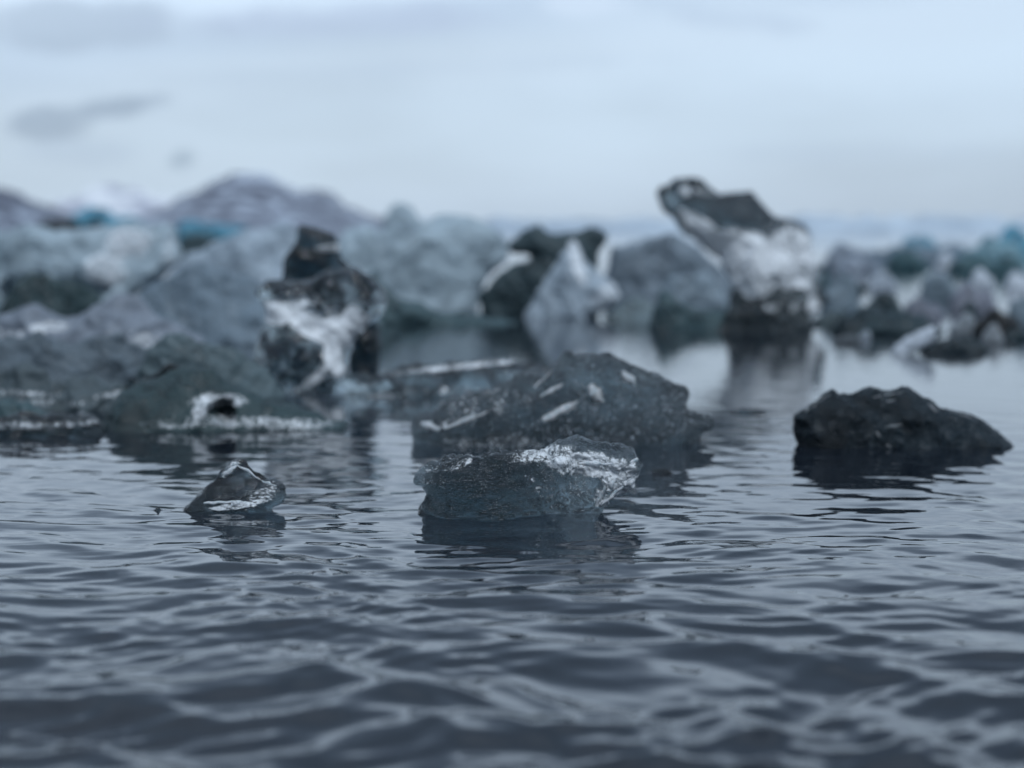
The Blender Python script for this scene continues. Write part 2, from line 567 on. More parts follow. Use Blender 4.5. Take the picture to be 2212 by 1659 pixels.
def shards(parent, Yc, items, bright=0.85):
    """splinters of clear-cut white ice frozen into the face of a bigger piece; ends are given as seen in the photo"""
    from mathutils.bvhtree import BVHTree
    me = parent.data
    bvh = BVHTree.FromPolygons([v.co for v in me.vertices], [p.vertices for p in me.polygons])
    inv = parent.matrix_basis.inverted()
    o = inv @ Vector((0, 0, CAM_H))
    size = max(parent.dimensions)
    for k, (ax, ay, bx, by, wd) in enumerate(items):
        r = random.Random(k + len(items))
        pts = []
        for i in range(9):
            u = i / 8
            dx = ax + (bx - ax) * u + r.uniform(-2.5, 2.5)
            dy = ay + (by - ay) * u + r.uniform(-1.5, 1.5)
            hit = bvh.ray_cast(o, Vector(ray(dx, dy)).normalized())
            if hit[0] is None:
                x, z = at(dx, dy, Yc)
                hit = bvh.find_nearest(inv @ Vector((x, Yc, z)))
            pts.append((hit[0], hit[1]))
        wm = wd * K * Yc * 0.5
        V, Q = [], []
        for i, (p, n) in enumerate(pts):
            tg = (pts[min(i + 1, 8)][0] - pts[max(i - 1, 0)][0]).normalized()
            sd = tg.cross(n)
            sd = sd.normalized() if sd.length > 1e-6 else Vector((0, 0, 1))
            u = i / 8
            ww = wm * max(0.06, (1 - abs(2 * u - 0.8) ** 2.2 / 1.6)) * r.uniform(0.55, 1.25)
            for a, b in ((-1, -0.15), (-0.45, 0.55), (0.3, 0.75), (1, -0.1), (0, -0.5)):
                V.append(p + sd * ww * a + n * ww * b * r.uniform(0.8, 1.3))
            if i:
                for c in range(5):
                    Q.append(((i - 1) * 5 + c, i * 5 + c, i * 5 + (c + 1) % 5, (i - 1) * 5 + (c + 1) % 5))
        mesh_obj('ice_shard', np.array([list(v) for v in V]), np.array(Q), frost_mat(size, bright), parent=parent)


def M(**kw):
    return lambda size: ice_mat(size=size, **kw)


def blob(cx, top, wid, base, seed, peak=None, n=11, under=0.0):
    """rough angular outline for a small piece of ice"""
    r = random.Random(seed)
    peak = r.uniform(0.25, 0.75) if peak is None else peak
    pts = []
    for i in range(n):
        u = i / (n - 1)
        hgt = (u / peak if u < peak else (1 - u) / (1 - peak)) ** r.uniform(0.25, 0.6) if 0 < u < 1 else 0
        hgt = min(1, max(0, hgt + (r.uniform(-0.12, 0.12) if 0 < u < 1 else 0)))
        pts.append((cx + (u - 0.5) * wid + (r.uniform(-0.02, 0.02) * wid if 0 < u < 1 else 0), base - (base - top) * hgt))
    return pts


# ------------------------------------------------------------------ water
def build_water():
    rng = np.random.RandomState(12)
    fpx = 1024 / 2212 / K
    v = np.concatenate([np.arange(2300, 650, -40.0), np.arange(650, 10, -1.0), 10 * 0.86 ** np.arange(0, 48)])
    rad = CAM_H * fpx / v
    rad = rad[rad < 4100]
    fine_a = np.arange(-22, 22.001, 0.037)
    lo_, hi_ = np.arange(-180, -22, 2.0), np.arange(24, 180, 2.0)
    ang = np.radians(np.concatenate([lo_, fine_a, hi_]))
    Rr, Aa = np.meshgrid(rad, ang, indexing='ij')
    X, Yv = Rr * np.sin(Aa), Rr * np.cos(Aa)
    spacing = np.gradient(rad)[:, None] * np.ones_like(X)
    P = np.stack([X.ravel(), Yv.ravel(), np.zeros(X.size)], 1)
    near = Rr < 40
    Z = np.zeros_like(X)
    wx = (fbm(P * 1.7, 3, 5) * 0.10).reshape(X.shape)
    wy = (fbm(P * 1.7, 3, 9) * 0.10).reshape(X.shape)
    Xw, Yw = X + wx, Yv + wy
    tot = 0
    DX, DY = np.zeros_like(X), np.zeros_like(X)
    NW = 60
    for k in range(NW):
        lam = 0.028 * (0.45 / 0.028) ** (k / (NW - 1.0)) * rng.uniform(0.92, 1.08)
        th = math.radians(rng.normal(66, 24 if lam > 0.10 else 36))
        kx, ky = 2 * math.pi / lam * math.cos(th), 2 * math.pi / lam * math.sin(th)
        slope = 0.026 * math.exp(-((math.log(lam / 0.15)) / 0.85) ** 2) + 0.015 * math.exp(-((math.log(lam / 0.05)) / 0.5) ** 2)
        fade = np.clip((lam / spacing - 2.2) / 2.0, 0, 1)
        ph = rng.uniform(0, 6.28)
        env = vn_grid(P, lam, k, X.shape)
        amp = slope * lam / (2 * math.pi) * fade * (0.25 + 1.1 * np.clip(env, 0, 1.3))
        arg = kx * Xw + ky * Yw + ph
        Z += amp * np.sin(arg)
        DX += amp * math.cos(th) * np.cos(arg)
        DY += amp * math.sin(th) * np.cos(arg)
    calm = 1 / (1 + (Rr / (0.035 * LENS)) ** 3.4) + 0.015
    side = np.clip((math.radians(50) - np.abs(Aa)) / math.radians(15), 0, 1)
    g = calm * side * near
    g = g * (2.0 + 1.1 * np.clip((0.039 * LENS - Rr) / 0.8, 0, 1))
    Z, DX, DY = Z * g, DX * g * 0.8, DY * g * 0.8
    V = np.stack([(X + DX).ravel(), (Yv + DY).ravel(), Z.ravel()], 1)
    nr, na = X.shape
    i, j = np.meshgrid(np.arange(nr - 1), np.arange(na), indexing='ij')
    a = i * na + j
    b = i * na + (j + 1) % na
    Q = np.stack([a.ravel(), (a + na).ravel(), (b + na).ravel(), b.ravel()], 1)[:, ::-1]
    m = bpy.data.materials.new("dark_lagoon_water")
    m.use_nodes = True
    t = NT(m.node_tree)
    o = t.n('ShaderNodeOutputMaterial')
    p = t.n('ShaderNodeBsdfPrincipled', i_Roughness=0.02, i_IOR=1.333)
    p.inputs['Base Color'].default_value = (0.006, 0.009, 0.014, 1)
    tc = t.n('ShaderNodeTexCoord')
    nz_ = t.n('ShaderNodeTexNoise', i_Scale=11.0, i_Detail=2.0, i_Roughness=0.5)
    mp_ = t.n('ShaderNodeMapping')
    mp_.inputs['Rotation'].default_value = (0, 0, math.radians(20))
    mp_.inputs['Scale'].default_value = (0.6, 1.5, 1)
    t.l(tc.outputs['Object'], mp_.inputs[0])
    t.l(mp_.outputs[0], nz_.inputs['Vector'])
    bp = t.n('ShaderNodeBump', i_Strength=0.10, i_Distance=0.012)
    t.l(nz_.outputs[0], bp.inputs['Height'])
    t.l(bp.outputs[0], p.inputs['Normal'])
    t.l(p.outputs[0], o.inputs['Surface'])
    wo = mesh_obj('water', V, Q, m)
    wo['kind'] = 'structure'
    wo['label'] = 'dark rippled lagoon water mirroring the pale sky'


def vn_grid(P, lam, k, shp):
    return (0.5 + 0.7 * vnoise(P * (0.35 / lam) + 3.7 * k, 100 + k)).reshape(shp)


build_water()


# ------------------------------------------------------------------ far shore and mountains
def rock_mat(rock, snow, lo, hi, sc):
    m = bpy.data.materials.new("snowy_rock")
    m.use_nodes = True
    t = NT(m.node_tree)
    o = t.n('ShaderNodeOutputMaterial')
    tc = t.n('ShaderNodeTexCoord')
    nz_ = t.n('ShaderNodeTexNoise', i_Scale=sc, i_Detail=6.0, i_Roughness=0.6)
    t.l(tc.outputs['Object'], nz_.inputs['Vector'])
    p = t.n('ShaderNodeBsdfPrincipled', i_Roughness=0.9)
    t.l(t.mixc(t.ramp(nz_.outputs[0], [(lo, 0.0), (hi, 1.0)]), rock, snow), p.inputs['Base Color'])
    t.l(p.outputs[0], o.inputs['Surface'])
    return m


def ridge(name, label, tops, Y, depth, mat, seed):
    """mountain flank: ridge line given in the photo, sloping down to the shore before it and away behind it"""
    n = 220
    xs_ = np.linspace(tops[0][0], tops[-1][0], n)
    ys_ = np.interp(xs_, [t[0] for t in tops], [t[1] for t in tops])
    ys_ = ys_ + 7 * fbm(np.stack([xs_ / 34.0, xs_ * 0, xs_ * 0], 1), 3, seed + 4)
    rows = np.linspace(-1, 1, 41)
    V = np.zeros((n, len(rows), 3))
    for i in range(n):
        x, z = at(xs_[i], ys_[i], Y)
        V[i, :, 0] = x
        V[i, :, 1] = Y + rows * depth
        V[i, :, 2] = np.maximum(z, 0) * (1 - np.abs(rows)) ** 0.8 - 2
    Pn = V.reshape(-1, 3) / (0.12 * depth)
    V[..., 2] += ((fbm(Pn, 4, seed) * 0.16).reshape(n, -1)) * np.maximum(V[..., 2], 0)
    idx = np.arange(n * len(rows)).reshape(n, -1)
    Q = np.stack([idx[:-1, :-1].ravel(), idx[1:, :-1].ravel(), idx[1:, 1:].ravel(), idx[:-1, 1:].ravel()], 1)
    o = mesh_obj(name, V.reshape(-1, 3), Q, mat)
    o['kind'] = 'structure'
    o['label'] = label
    return o


rk = rock_mat((0.014, 0.02, 0.05), (0.36, 0.42, 0.52), 0.50, 0.60, 0.022)
ridge('mountain', 'hazy purple mountain with patches of snow under low cloud',
      [(330, 500), (365, 452), (410, 424), (450, 404), (500, 376), (535, 372), (600, 384), (640, 406), (700, 418), (745, 442), (840, 474), (930, 500)],
      3100, 600, rk, 3)
ridge('mountain', 'dark purple mountain foot at the left edge',
      [(-420, 330), (-200, 360), (-60, 395), (0, 408), (50, 428), (100, 452), (160, 470), (230, 500)], 2100, 420, rk, 7)
ridge('mountain', 'pale snow covered slope between the two purple mountains',
      [(60, 480), (110, 430), (170, 412), (240, 405), (320, 418), (400, 440), (470, 500)], 2900, 300,
      rock_mat((0.25, 0.26, 0.33), (0.62, 0.64, 0.68), 0.36, 0.52, 0.016), 5)
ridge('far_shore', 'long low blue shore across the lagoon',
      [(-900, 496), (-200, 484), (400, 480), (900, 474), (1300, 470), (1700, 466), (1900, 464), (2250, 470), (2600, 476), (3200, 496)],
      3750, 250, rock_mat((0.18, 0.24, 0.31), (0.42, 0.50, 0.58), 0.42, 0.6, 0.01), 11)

# ------------------------------------------------------------------ the ice
r1, r2, r3 = R(0, 400, 2.37), R(550, 450, 2.766), R(1100, 450, 2.766)
r4, r5, r6, r7 = R(1500, 380, 2.765), R(1900, 480, 2.37), R(950, 850, 2.37), R(0, 820, 2.458)
G_NEAR, G_FAR, G_RIGHT, G_LEFT = ('ice chunks floating near the camera', 'bergs across the middle of the lagoon',
                                  'jumbled brash ice along the right', 'pale ice masses along the left')

DARK = dict(milk=0.15, milk_col=(0.12, 0.15, 0.17), dens=12.0, rough=0.04, bump=0.4)
GREY = dict(milk=0.8, milk_col=(0.30, 0.36, 0.41), dens=4.0, rough=0.15, bump=0.5)
TEAL = dict(milk=0.8, milk_col=(0.075, 0.125, 0.142), dens=6.0, rough=0.15, bump=0.4, absorb=(0.44, 0.58, 0.62))
PALE = dict(milk=0.85, milk_col=(0.43, 0.53, 0.60), dens=1.5, rough=0.2, bump=0.4)
SNOWY = dict(milk=1.0, milk_col=(0.58, 0.65, 0.75), dens=1.0, rough=0.25, bump=0.4)
CYAN = dict(milk=0.8, milk_col=(0.12, 0.36, 0.50), dens=2.0, rough=0.2, bump=0.3, absorb=(0.3, 0.7, 0.85))
BLACK = dict(milk=0.15, milk_col=(0.02, 0.035, 0.045), dens=40.0, rough=0.05, bump=0.4)

# --- near pieces
nearest = ice('ice_chunk', 'sharpest dark teal ice chunk with frosted overhanging right corner, floating nearest the camera', 'ice chunk',
    r6([(165, 1000), (200, 930), (212, 870), (200, 800), (160, 775), (155, 735), (220, 690), (300, 660), (345, 645), (430, 625), (520, 612),
        (640, 600), (830, 598), (900, 570), (960, 545), (1100, 525), (1200, 535), (1330, 560), (1420, 588), (1455, 620), (1485, 655),
        (1492, 690), (1465, 740), (1420, 800), (1340, 832), (1290, 880), (1250, 920), (1215, 985), (1205, 1020)]),
    1132, G_NEAR, thick=0.75, seed=4, facets=6, lean=0.35, round_=0.30, scallop=0.028, rough_=0.020,
    mat=M(milk=0.26, milk_col=(0.062, 0.084, 0.086), dens=8.5, rough=0.02, speck=0.18, bump=0.5),
    frost_skylight=[(1270, 1000, 105, 30, -0.12, 1.05), (1340, 1030, 45, 50, 0.4, 1.1), (1180, 975, 80, 18, 0.15, 0.75), (1300, 1075, 18, 26, 0.5, 0.9), (1060, 1050, 150, 60, 0.0, 0.15), (1210, 1035, 90, 50, 0.0, 0.40), (960, 1010, 60, 30, 0, 0.3),
           (1000, 995, 35, 9, 0.5, 0.6)], crust=False)  # whites here: lacy rime mixed with refracted sky painted white

shards(nearest, nearest.location.y, [(1300, 1088, 1382, 1018, 9), (1288, 1092, 1308, 1048, 12), (1318, 1062, 1332, 1030, 9), (1250, 1000, 1330, 1003, 12),
                                     (1360, 1000, 1390, 985, 8)], 0.95)
ice('ice_sliver', 'tiny dark sliver just right of the nearest chunk', 'ice sliver',
    [(1392, 1024), (1410, 1012), (1432, 1010), (1450, 1016), (1466, 1024)], 1022, G_NEAR, thick=0.5, seed=65, facets=3, mat=M(**DARK))  # dark sliver added on the water beside the chunk

mound = ice('ice_mound', 'broad dark gritty ice mound with white slivers, behind the nearest chunk', 'ice chunk',
    r6([(185, 480), (180, 450), (240, 385), (300, 305), (400, 262), (470, 235), (560, 228), (640, 195), (740, 165), (800, 165), (860, 150),
        (950, 112), (1050, 82), (1130, 86), (1200, 102), (1270, 90), (1360, 78), (1440, 95), (1560, 140), (1590, 200), (1640, 232), (1700, 240),
        (1706, 290), (1700, 350), (1780, 400), (1840, 425), (1800, 470)]),
    965, G_NEAR, thick=0.42, seed=9, facets=7, lean=0.5, round_=0.28, scallop=0.036, rough_=0.017,
    mat=M(milk=0.38, milk_col=(0.08, 0.10, 0.115), dens=13.0, rough=0.04, speck=0.42, bump=1.0),
    frost_skylight=[(985, 905, 90, 9, 0.22, 0.55), (1100, 955, 200, 26, 0.0, 0.55), (1060, 860, 130, 40, 0.2, 0.42), (1300, 880, 150, 60, 0.0, 0.22), (1200, 885, 90, 10, 0.35, 0.45)],
    frost_noise=0.5, frost_freq=22, frost_amp=0.006, bright=0.75, crust=False)

shards(mound, mound.location.y, [(960, 927, 1062, 887, 13), (1156, 836, 1196, 799, 8), (1168, 858, 1218, 829, 13), (1172, 908, 1250, 866, 20), (1275, 835, 1302, 868, 30),
                                 (1343, 803, 1377, 832, 25), (912, 915, 952, 930, 22)], 0.85)

pointed = ice('ice_chunk', 'small pointed triangular ice chunk with bright frosted rims, alone on the left water', 'ice chunk',
    r7([(1092, 1060), (1110, 1025), (1150, 985), (1200, 945), (1260, 880), (1310, 840), (1340, 800), (1380, 760), (1430, 738), (1470, 755),
        (1530, 810), (1600, 848), (1660, 868), (1698, 900), (1712, 955), (1690, 1000), (1640, 1030)]),
    1108, G_NEAR, thick=0.6, seed=21, facets=5, lean=0.7, round_=0.32, scallop=0.016, rough_=0.010,
    mat=M(milk=0.12, milk_col=(0.08, 0.10, 0.11), dens=9.0, rough=0.02, speck=0.06, bump=0.3, fdir=0.75),
    frost_skylight=[(520, 1085, 80, 8, 0.16, 0.9), (575, 1062, 42, 20, 0.45, 0.62), (500, 1008, 30, 9, 0.75, 0.7)],
    frost_noise=0.55, frost_freq=18, frost_amp=0.006, bright=0.85, crust=False)
shards(pointed, pointed.location.y, [(482, 1030, 512, 1004, 15), (500, 1006, 518, 1000, 9), (514, 1004, 566, 1038, 7), (566, 1038, 600, 1052, 6), (440, 1087, 520, 1084, 7), (500, 1090, 522, 1083, 13)], 0.9)
ice('ice_sliver', 'tiny dark ice tip just left of the small pointed chunk', 'ice sliver',
    r7([(905, 1050), (930, 1040), (950, 1020), (962, 1042), (1010, 1046), (1080, 1055)]), 1104, G_NEAR, thick=0.5, seed=5, facets=3,
    mat=M(**DARK), scallop=0.01)

boulder = ice('ice_boulder', 'nearly black rounded ice boulder with thin pale scratches, right of the mirror calm water', 'ice chunk',
    r5([(110, 1330), (105, 1280), (150, 1222), (220, 1170), (310, 1120), (350, 1150), (450, 1130), (530, 1110), (640, 1114), (760, 1112),
        (830, 1160), (950, 1220), (1070, 1250), (1180, 1300), (1270, 1360), (1320, 1425), (1335, 1455), (1300, 1490)]),
    972, G_NEAR, thick=0.55, seed=14, facets=8, lean=0.6, round_=0.35, scallop=0.022, rough_=0.010,
    mat=M(milk=0.8, milk_col=(0.014, 0.026, 0.036), dens=45.0, rough=0.05, speck=0.05, bump=0.7, fdir=0.5))

shards(boulder, boulder.location.y, [(1885, 858, 1960, 846, 5), (1915, 868, 1935, 864, 5), (2005, 872, 2028, 893, 7), (2055, 888, 2115, 908, 6), (1755, 880, 1795, 850, 6), (1915, 922, 1950, 918, 6), (1890, 934, 1902, 945, 7), (1740, 890, 1752, 880, 5), (1915, 960, 1925, 968, 5)], 0.42)

ice('ice_dome', 'teal domed ice chunk with a dark hollow ringed by frosty white ice, on the left', 'ice chunk',
    r7([(650, 570), (640, 535), (668, 480), (690, 400), (740, 342), (800, 292), (880, 250), (960, 220), (1050, 200), (1150, 203), (1225, 203),
        (1290, 238), (1400, 290), (1480, 330), (1600, 368), (1700, 400), (1850, 440), (1970, 498), (2070, 512), (2092, 545), (2085, 575)]),
    934, G_NEAR, thick=0.55, seed=31, facets=6, lean=0.55, round_=0.4, scallop=0.014, rough_=0.008,
    mat=M(milk=0.85, milk_col=(0.045, 0.076, 0.084), dens=9.0, rough=0.06, bump=0.4),
    holes=[(490, 880, 26, 20, 0.9)],
    frost_skylight=[(480, 862, 60, 18, 0.0, 0.9), (445, 880, 16, 22, 0.0, 0.9), (560, 905, 170, 15, -0.05, 0.62), (400, 905, 90, 10, 0.0, 0.5)],
    frost_noise=0.65, frost_freq=20, frost_amp=0.006, bright=0.62)
ice('ice_slab', 'thin dark ice edge poking up behind the teal dome', 'ice chunk',
    r7([(740, 330), (765, 262), (800, 250), (830, 270), (900, 240), (1000, 165), (950, 130), (1010, 150), (1090, 185), (1150, 260), (1200, 330)]),
    885, G_LEFT, thick=0.3, seed=33, facets=4, mat=M(**BLACK), res=1.5)
ice('ice_slab', 'low dark floe with a frothy white crust at the left edge', 'ice chunk',
    [(-160, 935)] + r7([(0, 500), (60, 480), (200, 470), (320, 480), (420, 472), (540, 468), (590, 500), (620, 550), (625, 590)]),
    944, G_LEFT, thick=0.35, seed=35, facets=6, lean=0.4, round_=0.5, mat=M(**DARK), res=1.3,
    frost_skylight=[(30, 915, 110, 10, 0.0, 0.62), (170, 912, 60, 9, 0.05, 0.66)], crust=False)
ice('ice_lump', 'dark green rounded ice lump behind the frothy floe at the left edge', 'ice chunk',
    [(-130, 905)] + r7([(-40, 400), (0, 378), (60, 375), (130, 390), (200, 405), (260, 450), (320, 490)]), 905, G_LEFT, thick=0.5, seed=36,
    facets=5, mat=M(**TEAL), res=1.5)

# --- the tall clear chunk and its neighbours
ice('ice_pillar', 'tall clear top-heavy ice chunk with swirling white band of painted skylight, standing left of centre', 'ice chunk',
    r2([(130, 1400), (150, 1290), (180, 1160), (210, 1060), (250, 960), (270, 900), (240, 800), (212, 740), (228, 680), (290, 652), (350, 655),
        (420, 640), (520, 655), (620, 610), (720, 575), (800, 560), (900, 560), (985, 600), (1045, 690), (1082, 815), (1045, 900), (950, 980),
        (885, 1045), (855, 1120), (835, 1200), (822, 1300), (820, 1410)]),
    850, G_NEAR, thick=0.6, seed=41, facets=6, lean=0.1, round_=0.25, scallop=0.022, rough_=0.010,
    mat=M(milk=0.22, milk_col=(0.11, 0.14, 0.165), dens=1.4, rough=0.01, bump=0.2, fsc=5.0, fam=0.9),
    frost_skylight=[(600, 675, 46, 28, -0.2, 1.15), (675, 700, 70, 30, -0.55, 1.1), (735, 715, 50, 45, 0.3, 1.1), (770, 690, 40, 40, 0.6, 0.95),
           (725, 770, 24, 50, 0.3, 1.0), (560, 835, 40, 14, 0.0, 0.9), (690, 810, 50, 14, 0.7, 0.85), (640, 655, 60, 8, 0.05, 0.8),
           (610, 842, 90, 10, 0.0, 0.6)],  # white band is sky refracted in clear ice, put into the colour
    crust=False)
ice('ice_block', 'dark upright ice block rising behind the tall clear chunk', 'ice chunk',
    r2([(340, 900), (375, 640), (400, 520), (440, 430), (480, 360), (508, 292), (560, 288), (640, 318), (735, 330), (758, 352), (765, 400),
        (775, 450), (800, 505), (850, 555), (900, 620), (1000, 720), (1050, 900)]),
    800, G_NEAR, thick=0.45, seed=43, facets=6, lean=0.3, round_=0.12, mat=M(**{**BLACK, 'milk': 0.35}), res=1.3,
    frost_skylight=[(720, 535, 40, 9, 0.05, 0.9)], frost_noise=0.3, frost_freq=6, frost_amp=0.01, bright=0.4)
ice('ice_slab', 'long flat dark ice slab with a pale top edge behind the gritty mound', 'ice chunk',
    r2([(800, 1440), (830, 1290), (900, 1262), (1050, 1255), (1200, 1240), (1320, 1210), (1500, 1185), (1700, 1180), (1790, 1185), (1830, 1165),
        (1936, 1190), (2100, 1185), (2250, 1190), (2350, 1215), (2420, 1300), (2440, 1440)]),
    862, G_NEAR, thick=0.3, seed=45, facets=7, lean=0.3, round_=0.4, mat=M(**{**DARK, 'milk': 0.25}), res=1.3,
    frost_skylight=[(1000, 790, 190, 6, 0.10, 0.85), (830, 860, 40, 16, 0.0, 0.7), (960, 840, 120, 10, 0.0, 0.5)], frost_noise=0.35, frost_freq=12,
    frost_amp=0.006, bright=0.5)
ice('ice_wedge', 'dark teal wedge of ice sloping down right from the tall clear chunk', 'ice chunk',
    r2([(820, 960), (880, 800), (930, 620), (1000, 570), (1050, 650), (1140, 735), (1210, 785), (1400, 845), (1600, 872), (1800, 888), (1990, 900)]),
    700, G_FAR, thick=0.4, seed=47, facets=5, mat=M(**{**TEAL, 'milk': 0.85}), res=1.6)

# --- middle bergs
ice('iceberg', 'wide pale grey-blue berg with a sagging lower edge, centre of the middle row', 'iceberg',
    r2([(560, 900), (600, 520), (700, 420), (820, 330), (950, 300), (1050, 320), (1150, 270), (1350, 250), (1480, 240), (1600, 245), (1750, 260),
        (1850, 310), (1930, 400), (1900, 520), (1800, 620), (1730, 700), (1700, 880)]),
    672, G_FAR, thick=0.5, seed=51, facets=9, lean=0.35, round_=0.25, scallop=0.016, mat=M(**PALE), res=2)
ice('iceberg', 'rounded hazy blue berg top rising behind the wide pale berg', 'iceberg',
    r2([(1020, 360), (1060, 250), (1100, 160), (1150, 122), (1210, 118), (1270, 150), (1310, 220), (1400, 300), (1450, 360)]),
    600, G_FAR, thick=0.7, seed=52, facets=6, mat=M(**PALE), res=2)
ice('iceberg', 'dark hollow-sided berg leaning against the white pyramid of ice', 'iceberg',
    r3([(180, 900), (200, 720), (270, 640), (330, 590), (420, 540), (520, 490), (440, 470), (385, 430), (410, 380), (470, 320), (530, 280), (590, 275),
        (640, 310), (700, 340), (780, 335), (860, 330), (960, 300), (1020, 290), (1060, 340), (1040, 420), (1000, 520), (1000, 900)]),
    680, G_FAR, thick=0.45, seed=53, facets=7, round_=0.2, mat=M(**{**TEAL, 'milk_col': (0.055, 0.085, 0.098), 'milk': 0.9}), res=1.8)
ice('ice_pyramid', 'pale upright pyramid of ice with a bright ridge, in front of the dark hollow berg', 'iceberg',
    r3([(480, 905), (560, 780), (620, 660), (690, 560), (740, 480), (790, 385), (830, 370), (880, 420), (920, 520), (980, 600), (1060, 640),
        (1120, 690), (1160, 760), (1120, 820), (1020, 860), (960, 905)]),
    688, G_FAR, thick=0.6, seed=55, facets=5, round_=0.2, mat=M(**{**PALE, 'milk_col': (0.42, 0.50, 0.58), 'milk': 0.85, 'rough': 0.05}), res=1.6,
    frost_skylight=[(1245, 560, 14, 70, 0.25, 0.9), (1310, 640, 30, 40, -0.7, 0.7)], frost_noise=0.3, frost_freq=6, bright=0.62)
ice('iceberg', 'long low grey berg between the white pyramid and the white overhanging berg', 'iceberg',
    r3([(1000, 800), (1080, 420), (1160, 400), (1260, 380), (1380, 340), (1500, 325), (1600, 360), (1720, 460), (1820, 540), (1900, 640), (1960, 800)]),
    640, G_FAR, thick=0.4, seed=57, facets=9, scallop=0.02, mat=M(**{**PALE, 'milk_col': (0.21, 0.265, 0.32)}), res=1.8)
ice('ice_lump', 'pale rounded ice lump in front of the long low grey berg', 'ice chunk',
    r3([(1380, 900), (1420, 700), (1500, 620), (1620, 600), (1740, 610), (1830, 680), (1870, 780), (1880, 900)]),
    664, G_FAR, thick=0.6, seed=58, facets=5, mat=M(**{**PALE, 'milk_col': (0.26, 0.33, 0.39)}), res=1.8)
ice('ice_floe', 'low grey-green floe right of the white pyramid at the waterline', 'ice chunk',
    r3([(1000, 950), (1100, 840), (1180, 790), (1260, 770), (1340, 780), (1420, 860), (1440, 950)]),
    690, G_FAR, thick=0.5, seed=59, facets=5, mat=M(**{**GREY, 'milk_col': (0.18, 0.24, 0.27)}), res=1.8)
ice('ice_wedge', 'dark teal pointed wedge of ice at the foot of the white overhanging berg', 'ice chunk',
    r3([(1340, 985), (1360, 880), (1390, 760), (1430, 700), (1480, 730), (1560, 790), (1660, 840), (1780, 850), (1880, 850), (1950, 985)]),
    712, G_FAR, thick=0.5, seed=60, facets=5, mat=M(**TEAL), res=1.6)
ice('overhanging_berg', 'tall white top-heavy berg with dark clear crest leaning left, right of centre', 'iceberg',
    r4([(640, 1170), (700, 1110), (765, 1050), (780, 960), (790, 880), (745, 800), (700, 700), (620, 632), (540, 572), (450, 492), (380, 420), (325, 340),
        (282, 255), (310, 198), (400, 150), (500, 145), (585, 170), (650, 205), (720, 262), (800, 244), (900, 250), (960, 280), (1020, 330),
        (1080, 402), (1150, 408), (1220, 422), (1280, 470), (1332, 540), (1322, 600), (1362, 700), (1390, 800), (1372, 900), (1412, 970), (1372, 1060),
        (1330, 1110), (1345, 1180)]),
    712, G_FAR, thick=0.5, seed=61, facets=5, lean=0.1, round_=0.22, scallop=0.028, rough_=0.012, res=1.2,
    mat=M(milk=0.52, milk_col=(0.055, 0.072, 0.085), dens=11.0, rough=0.02, bump=0.4, fsc=7.0, fam=1.0),
    frost_skylight=[(1530, 505, 85, 20, -0.65, 1.4), (1580, 545, 60, 26, -0.7, 1.3), (1610, 560, 130, 62, -0.2, 1.4), (1700, 570, 68, 88, 0.0, 1.35), (1640, 620, 70, 40, 0.0, 1.25),
           (1720, 630, 45, 30, 0.2, 1.05), (1478, 412, 12, 14, 0.4, 1.0), (1520, 418, 30, 8, -0.3, 0.7), (1750, 655, 22, 28, 0.6, 1.1)],  # white body stands for sky glowing through clear ice, painted as pale colour
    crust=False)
ice('ice_block', 'dark jagged ice block under the white overhanging berg', 'ice chunk',
    r4([(700, 1185), (745, 1080), (768, 1000), (785, 930), (815, 885), (850, 910), (910, 960), (970, 965), (1040, 930), (1090, 885), (1200, 895),
        (1290, 890), (1335, 950), (1290, 1040), (1335, 1110), (1345, 1185)]),
    715, G_FAR, thick=0.45, seed=62, facets=6, mat=M(milk=0.7, milk_col=(0.05, 0.065, 0.075), dens=8.0, rough=0.05, bump=0.5, fsc=8.0), res=1.3,
    frost_skylight=[(1660, 665, 30, 10, 0.2, 0.7), (1720, 660, 22, 12, 0.5, 0.7)], crust=False)
ice('ice_sliver', 'thin dark ice sliver flat on the bright water right of the gritty mound', 'ice sliver',
    [(1540, 896), (1570, 890), (1600, 882), (1640, 886), (1665, 892)], 893, G_NEAR, thick=0.4, seed=64, facets=3, mat=M(**DARK))

# --- left side masses
ice('iceberg', 'large pale blue berg with a bright white facet and dark undercut at the left', 'iceberg',
    [(-220, 690), (-200, 500), (-60, 487)] + r1([(0, 400), (120, 370), (230, 360), (330, 385), (480, 380), (620, 370), (760, 362), (860, 360), (960, 350),
                                   (1000, 380), (1040, 470), (1060, 560), (1000, 620), (900, 700), (800, 760), (740, 850)]),
    672, G_LEFT, thick=0.45, seed=71, facets=10, round_=0.2, scallop=0.016, mat=M(**PALE), res=1.8,
    holes=[(120, 632, 100, 30, 0.8)],
    frost_skylight=[(240, 585, 42, 34, -0.6, 1.4), (285, 525, 55, 36, 0.2, 1.0), (375, 560, 16, 60, 0.1, 0.6)], frost_noise=0.25, frost_freq=5,
    frost_amp=0.008, bright=0.85)
ice('ice_cave', 'dark teal hollow chunk under the large pale berg at the left', 'iceberg',
    r1([(0, 860), (40, 760), (90, 670), (180, 640), (300, 650), (420, 670), (520, 710), (600, 770), (600, 880)]),
    676, G_LEFT, thick=0.3, seed=72, facets=5, mat=M(**{**TEAL, 'milk_col': (0.05, 0.085, 0.095)}), res=1.6)
ice('ice_boulder', 'small bright white-blue ice piece against the left edge', 'ice chunk',
    [(-90, 670), (-70, 560), (-20, 540)] + r1([(30, 520), (75, 600), (60, 700), (0, 790)]), 668, G_LEFT, thick=0.6, seed=73, facets=5,
    mat=M(**{**PALE, 'milk_col': (0.5, 0.62, 0.70)}), res=1.8)
